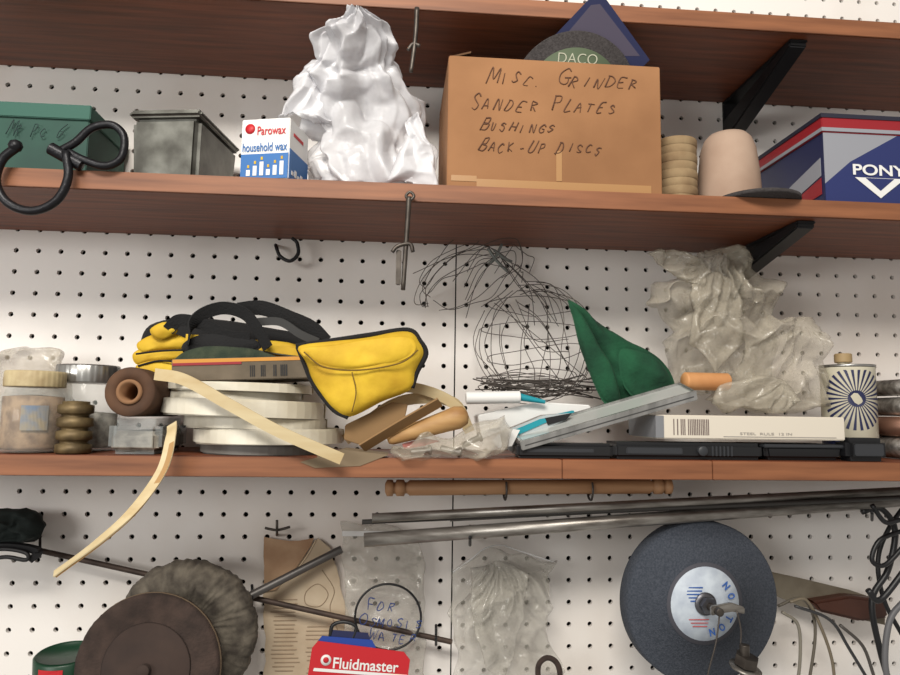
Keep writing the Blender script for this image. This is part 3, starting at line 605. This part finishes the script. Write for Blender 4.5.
# grinding wheel
c=U(699,600,-.085); r=80*PX(-.095); ax=V((.06,-1,-.03)).normalized(); g=Grp('grinding_wheel')
g.lathe('wheel',[(.012,-.014),(r*.97,-.014),(r,-.011),(r,.009),(r*.97,.012),(.5*r,.012),(.5*r,.0125),(.012,.0125)],c,grind,axis=ax,seg=96)
g.lathe('blotter',[(.008,0),(r*.50,0),(r*.50,.0004),(.008,.0004)],c+ax*.0126,M('blot',(72,72,80),.8),axis=ax)
g.lathe('label',[(.008,0),(r*.45,0),(r*.45,.0008),(.008,.0008)],c+ax*.0126,M('lab',(200,210,220),.5,c2=(172,182,196),ns=60),axis=ax)
bl=M('labb',(50,90,160),.5)
for i in range(5): g.box('label_line',c.x-.024+.002*i,c.x-.002-.001*i,c.y-.0150,c.y-.0142,c.z+.016-.0035*i,c.z+.0172-.0035*i,bl,0)
for i in range(3): g.box('label_line',c.x-.018+.002*i,c.x+.004-.001*i,c.y-.0146,c.y-.0140,c.z-.017-.0035*i,c.z-.0162-.0035*i,M('labr',(180,70,70),.5),0)
for i,ch in enumerate('NORTON'):
    t=math.radians(38-i*23); d_=V((math.cos(t),0,math.sin(t))); g.text('label_letter',ch,c+ax*.0137+d_*(r*.35),.0062,.0080,bl,xd=(math.sin(t),0,-math.cos(t)),ud=(math.cos(t),0.05,math.sin(t)),thin=.03)
g.lathe('bushing',[(.006,0),(.012,0),(.012,.002),(.006,.002)],c+ax*.0134,M('hubc',(100,100,105),.4,.8),axis=ax)
g.cyl('bolt',c+ax*.005,c+ax*.045,.0042,agedm); g.lathe('nut',[(.003,0),(.009,0),(.009,.006),(.003,.006)],c+ax*.018,M('hubc',(100,100,105),.4,.8),axis=ax,seg=6,smooth=False)
g.poly('wing_nut',[c+ax*.034+V(v) for v in((-.006,0,.004),(.016,0,.008),(.030,0,.003),(.030,0,-.004),(.016,0,.000),(-.006,0,-.005))],(0,-.005,0),steel2,.001)
g.tube('tie_wire',[c+ax*.04+V(v) for v in((.002,0,0),(-.004,-.002,-.03),(-.012,0,-.06),(-.02,0,-.1))],.0009,wirem); g.tube('tie_wire',[c+ax*.04+V(v) for v in((.02,0,0),(.024,0,-.02),(.022,0,-.05),(.028,0,-.08))],.0009,wirem)
g.done()
g=Grp('hex_bolt_cluster'); c=U(745,665,-.13)
g.lathe('nut',[(.004,0),(.012,0),(.012,.01),(.004,.01)],c,agedm,seg=6,smooth=False,axis=(.2,-.2,1)); g.cyl('shank',c-V((0,0,.03)),c+V((0,0,.02)),.005,agedm); g.lathe('washer',[(.005,0),(.016,0),(.016,.002),(.005,.002)],c-V((0,0,.004)),steel2,axis=(.2,-.2,1)); g.done()
g=Grp('chain_link'); g.tube('link',pts([(538,668),(546,658),(556,662),(560,675),(556,695),(542,695)],-.08),.003,brownd,8,True); g.tube('link_b',pts([(546,690),(556,688),(560,705),(548,715)],-.08),.003,brownd,8,True); g.done()
# buffing wheel
c=U(187,632,-.055); r=66*PX(-.055); ax=V((-.1,-1,.05)).normalized(); g=Grp('cotton_buffing_wheel')
def pl(p,a):
    rad=math.hypot(p.x,p.y); k=min(1,rad/r); cv=V((math.cos(a),math.sin(a),0)); x=a*34/6.2832+1.2*noise.noise(cv*3)+rad*25
    w=.0045*k*((abs((x%1)*2-1)-.5)*(.6+noise.noise(cv*5+V((0,0,3))))+.7*noise.noise(cv*12+V((0,0,rad*80))))
    s_=1+.05*noise.noise(cv*5+V((0,0,2)))+.02*noise.noise(cv*18)
    return V((p.x*s_,p.y*s_,p.z+w*(1 if p.z>0 else -1)))
g.lathe('buff',[(.008,-.012),(r*.5,-.016),(r*.85,-.016),(r*.97,-.01),(r,0),(r*.99,.008),(r*.95,.014),(r*.88,.019),(r*.78,.022),(r*.68,.023),(r*.58,.022),(r*.48,.02),(r*.3,.016),(.008,.015)],c,cotton,axis=ax,seg=300,fn=pl)
g.done()
g=Grp('sanding_wheel'); c2=U(148,668,-.112); r=66*PX(-.112); ax=V((-.05,-1,.1)).normalized()
def fz(p,a): s_=1+.012*noise.noise(V((math.cos(a)*20,math.sin(a)*20,1))); return V((p.x*s_,p.y*s_,p.z+.001*noise.noise(p*80)))
g.lathe('disc',[(.006,-.009),(r*.98,-.009),(r,-.008),(r,.003),(r*.96,.005),(r*.8,.005),(r*.6,.005),(.006,.005)],c2,brownd,axis=ax,seg=144,fn=fz); g.lathe('inner_plate',[(.006,0),(r*.62,0),(r*.6,.001),(.006,.0015)],c2+ax*.0055,M('rustyp',(50,39,35),.9,c2=(62,48,42),ns=30),axis=ax)
g.lathe('rim',[(r*.995,-.004),(r*1.012,-.004),(r*1.012,-.001),(r*.995,-.001)],c2,M('rimwood',(96,80,62),.8),axis=ax,close=True,seg=72); g.cyl('arbor',c2+ax*.004,c2+ax*.014,.006,M('rustyp',(50,39,35),.9)); g.done()
def rod(name,p,q,r,mat,y0,y1):
    g=Grp(name); g.cyl('rod',U(*p,y0),U(*q,y1),r,mat); g.done()
rusty=M('rusty_steel',(82,68,60),.6,.5,c2=(55,45,40),ns=40)
rod('rusty_rod',(-30,535),(452,642),.0030,rusty,-.025,-.025)
rod('steel_punch',(246,598),(342,549),.0045,M('dkst',(95,92,90),.45,.7),-.036,-.02)
for px,py in((40,552),(436,640),(252,600)):
    g=Grp('pegboard_hook'); g.tube('wire',[U(px,py-14,.006),U(px,py-14,-.005),U(px,py-3,-.012),U(px,py+5,-.03),U(px,py-3,-.044)],.0015,blk); g.done()
g=Grp('pegboard_hook'); g.tube('wire',[U(277,535,.006),U(277,535,-.005)]+pts([(277,533,-.02),(277,528,-.025),(277,520,-.025)],0),.0015,agedm); g.tube('crossbar',pts([(265,528),(277,530),(290,527)],-.02),.0015,agedm); g.done()
# papers and bags
def rag(l,j=2.5,st=9,sd=3):
    rr=random.Random(sd); out=[]
    for i in range(len(l)):
        a=l[i];b=l[(i+1)%len(l)]; n=max(1,int(math.dist(a,b)/st))
        for k in range(n): out.append((a[0]+(b[0]-a[0])*k/n+rr.uniform(-j,j)*(k>0),a[1]+(b[1]-a[1])*k/n+rr.uniform(-j,j)*(k>0)))
    return out
g=Grp('aged_instruction_sheet'); g.poly('sheet',pts(rag([(264,580),(300,560),(318,538),(330,548),(344,600),(356,640),(356,700),(264,700)]),-.006),(0,.0006,0),oldp)
g.poly('sheet_upper',pts(rag([(264,537),(290,541),(314,538),(300,562),(276,590),(263,592)],1.5),-.0085),(0,.0006,0),M('oldp2',(178,148,118),.85,c2=(146,112,84),ns=20))
lm=M('faded_ink',(150,130,108),.8)
for i in range(18):
    y_=600+i*4.2; a=U(R(270,275),y_,-.0068); b=U(R(292,300),y_,-.0068); g.box('print_line',a.x,b.x,-.0069,-.0064,a.z,a.z+.0007,lm,0)
    a=U(R(305,308),y_+2,-.0068); b=U(R(325,342),y_+2,-.0068)
    if i>4 and i%5: g.box('print_line',a.x,b.x,-.0069,-.0064,a.z,a.z+.0007,lm,0)
g.tube('diagram_circle',pts([(306,592),(318,584),(328,594),(320,606),(306,604)],-.0066),.0004,lm,5,True); g.tube('diagram_lines',pts([(322,570),(334,590),(330,610),(342,640)],-.0066),.0004,lm,5)
g.tube('tear_edge',pts([(266,590),(290,576),(304,560),(316,540)],-.0072),.0006,M('tear',(215,195,165),.9),5); g.done()
g=Grp('clear_zip_bag'); g.film('bag',pts([(341,522),(380,526),(420,530),(424,580),(426,640),(422,690),(348,690),(345,600)],-.022),.010,limp,.5,1.)
g.box('zip_seal',U(342,533,-.03).x,U(418,533,-.03).x,-.031,-.0295,U(380,536,-.03).z,U(380,531,-.03).z,M('zip',(225,225,225),.3,alpha=.6),0)
g.tube('rubber_ring',pts([(388+33*math.cos(a*.5236),617+33*math.sin(a*.5236)) for a in range(12)],-.035),.0013,blkp,8,True)
for s_,x_,y_,w in(('FOR',366,610,30),('OSMOSIS',359,624,62),('WATER',369,640,48)): g.hand('marker',s_,U(x_,y_,-.036),w*PX(-.036),9*PX(-.036),inkb,xd=(1,0,-.08),ud=(.08,0,1),seed=len(s_)+3,r=.0006,slant=.1)
g.done()
g=Grp('clear_plastic_bag'); g.film('bag',pts([(482,548),(500,544),(514,548),(540,556),(554,562),(548,590),(550,620),(556,650),(574,690),(500,700),(452,692),(456,650),(450,610),(453,570),(470,560)],-.034),.02,limp,.8,.75,ph=3.,damp=30,gather=U(498,540,-.03),pleat=.015,npl=30); g.film('fold',pts([(470,570),(500,560),(530,572),(520,640),(500,690),(474,640)],-.052),.004,limp,.5,.8,ph=5.,damp=30,gather=U(500,545,-.03),pleat=.010,npl=26)
g.tube('gathered_lip',pts([(453,572),(470,560),(484,549),(500,545),(514,549),(538,557),(554,562)],-.036),.0009,M('zip',(225,225,225),.3,alpha=.6),6); g.done()
g=Grp('blister_card'); y=-.075; g.poly('card',pts([(312,648),(318,641),(404,652),(410,660),(404,705),(304,700)],y),(0,.001,0),red); 
g.poly('border',pts([(314,668),(407,675),(407,678),(313,671)],y-.0006),(0,.0005,0),white); g.poly('blue_tag',pts([(318,641),(322,636),(372,640),(376,648)],y+.0012),(0,.001,0),blue); g.poly('hang_tab',pts([(330,640),(333,630),(368,633),(372,646)],y+.0024),(0,.001,0),dkb)
g.text('brand','Fluidmaster',U(366,665,y-.0003),62*PX(y),10*PX(y),white,xd=(1,0,-.08),ud=(.08,0,1),thin=.015); g.lathe('logo',[(.001,0),(.0055,0),(.0055,.0006),(.001,.0006)],U(326,660,y),white,axis=(0,-1,0)); g.lathe('logo_in',[(.001,0),(.003,0),(.003,.0002),(.001,.0002)],U(326,660,y-.0007),red,axis=(0,-1,0))
g.tube('hook_ring',pts([(330,637),(333,625),(345,622),(356,627),(352,640)],y+.004),.002,blkp); g.done()
# left things
g=Grp('dark_rag'); g.pillow('rag',pts([(-20,512),(15,508),(36,512),(44,525),(36,540),(10,545),(-20,542)],-.04),.03,M('ragm',(20,30,28),.9,bump=.4),.009,80); g.done()
g=Grp('pliers'); g.ribbon('jaw',pts([(-20,548),(10,546),(38,551),(30,560)],-.055),(0,-.2,1),.007,.006,blk); g.tube('handle',pts([(-20,552),(5,549),(26,553),(26,560),(5,557),(-20,562)],-.06),.0022,blk); g.done()
g=Grp('green_tin'); c=U(66,690,-.08); r=.03; g.lathe('can',[(r*.5,0),(r,.001),(r,.036),(r*.93,.038),(r*.93,.036),(.003,.036)],(c.x,-.08,c.z-.0),M('tgreen',(20,56,38),.4),axis=(0,-.1,1)); g.poly('red_label',[V((c.x+r*math.sin(t)*1.02,-.08-r*math.cos(t)*1.02-.003,c.z+.014)) for t in[-.5+i*.1 for i in range(9)]]+[V((c.x+r*math.sin(t)*1.02,-.08-r*math.cos(t)*1.02-.003,c.z+.030)) for t in[-.5+i*.1 for i in range(9)][::-1]],(0,.0003,0),red); g.done()
# right side cables and handle
g=Grp('power_cable_coil'); bc=M('grey_cable',(95,95,98),.5)
for i,l in enumerate([[(905,505),(888,530),(878,560),(884,600),(905,640)],[(862,512),(880,508),(895,530),(888,570),(872,600),(880,650),(895,700)],[(905,545),(885,565),(872,560),(880,540),(905,530)],[(905,600),(890,620),(885,660),(892,700)],[(872,505),(885,522),(900,520)],[(905,570),(880,600),(868,590)]]):
    g.tube('cable',pts(l,-.07-.012*i),.0033 if i%2 else .0026,blkp if i!=3 else bc,8)
g.done()
g=Grp('handsaw'); g.poly('blade',pts([(772,572),(800,578),(850,590),(885,602),(885,625),(800,606),(776,596)],-.03),(0,.0012,0),M('sawst',(120,112,98),.6,.3,c2=(90,80,66),ns=20)); g.poly('handle',pts([(812,602),(850,596),(884,600),(890,618),(862,622),(820,612)],-.045),(0,.018,0),M('sawh',(72,40,28),.45,c2=(52,28,20),ns=15),.003); g.done()
g=Grp('twisted_wire_leads')
for i,l in enumerate([[(778,606),(800,598),(812,612),(815,640),(806,700)],[(790,602),(806,600),(820,625),(832,660),(836,700)],[(795,606),(830,620),(850,650),(880,700)],[(782,612),(798,625),(800,660),(795,700)],[(840,625),(862,645),(872,670),(880,700)]]):
    g.tube('lead',pts(l,-.055-.006*i),.0018,M('lead%d'%i,[(90,84,74),(110,100,84),(50,50,52),(120,115,104),(70,66,62)][i],.5),6)
g.done()
# ---------------- light ----------------
w=bpy.data.worlds.new('world'); sc.world=w; w.use_nodes=True; b=w.node_tree.nodes['Background']; b.inputs[0].default_value=(1,.945,.87,1); b.inputs[1].default_value=.40
def area(n,loc,tgt,size,e,col):
    l=bpy.data.lights.new(n,'AREA'); l.energy=e; l.size=size; l.color=col; l.shape='RECTANGLE'; l.size_y=size*.5
    o=bpy.data.objects.new(n,l); sc.collection.objects.link(o); o.location=loc; o.rotation_euler=(V(tgt)-V(loc)).to_track_quat('-Z','Y').to_euler()
area('ceiling_light',(-.3,-1.5,1.1),(0.05,0,.1),.8,33,(1,.95,.87))
area('window_light',(-1.5,-1.9,.3),(0.05,0,.1),.9,16,(1,.98,.94))
sc.view_settings.view_transform='Standard'
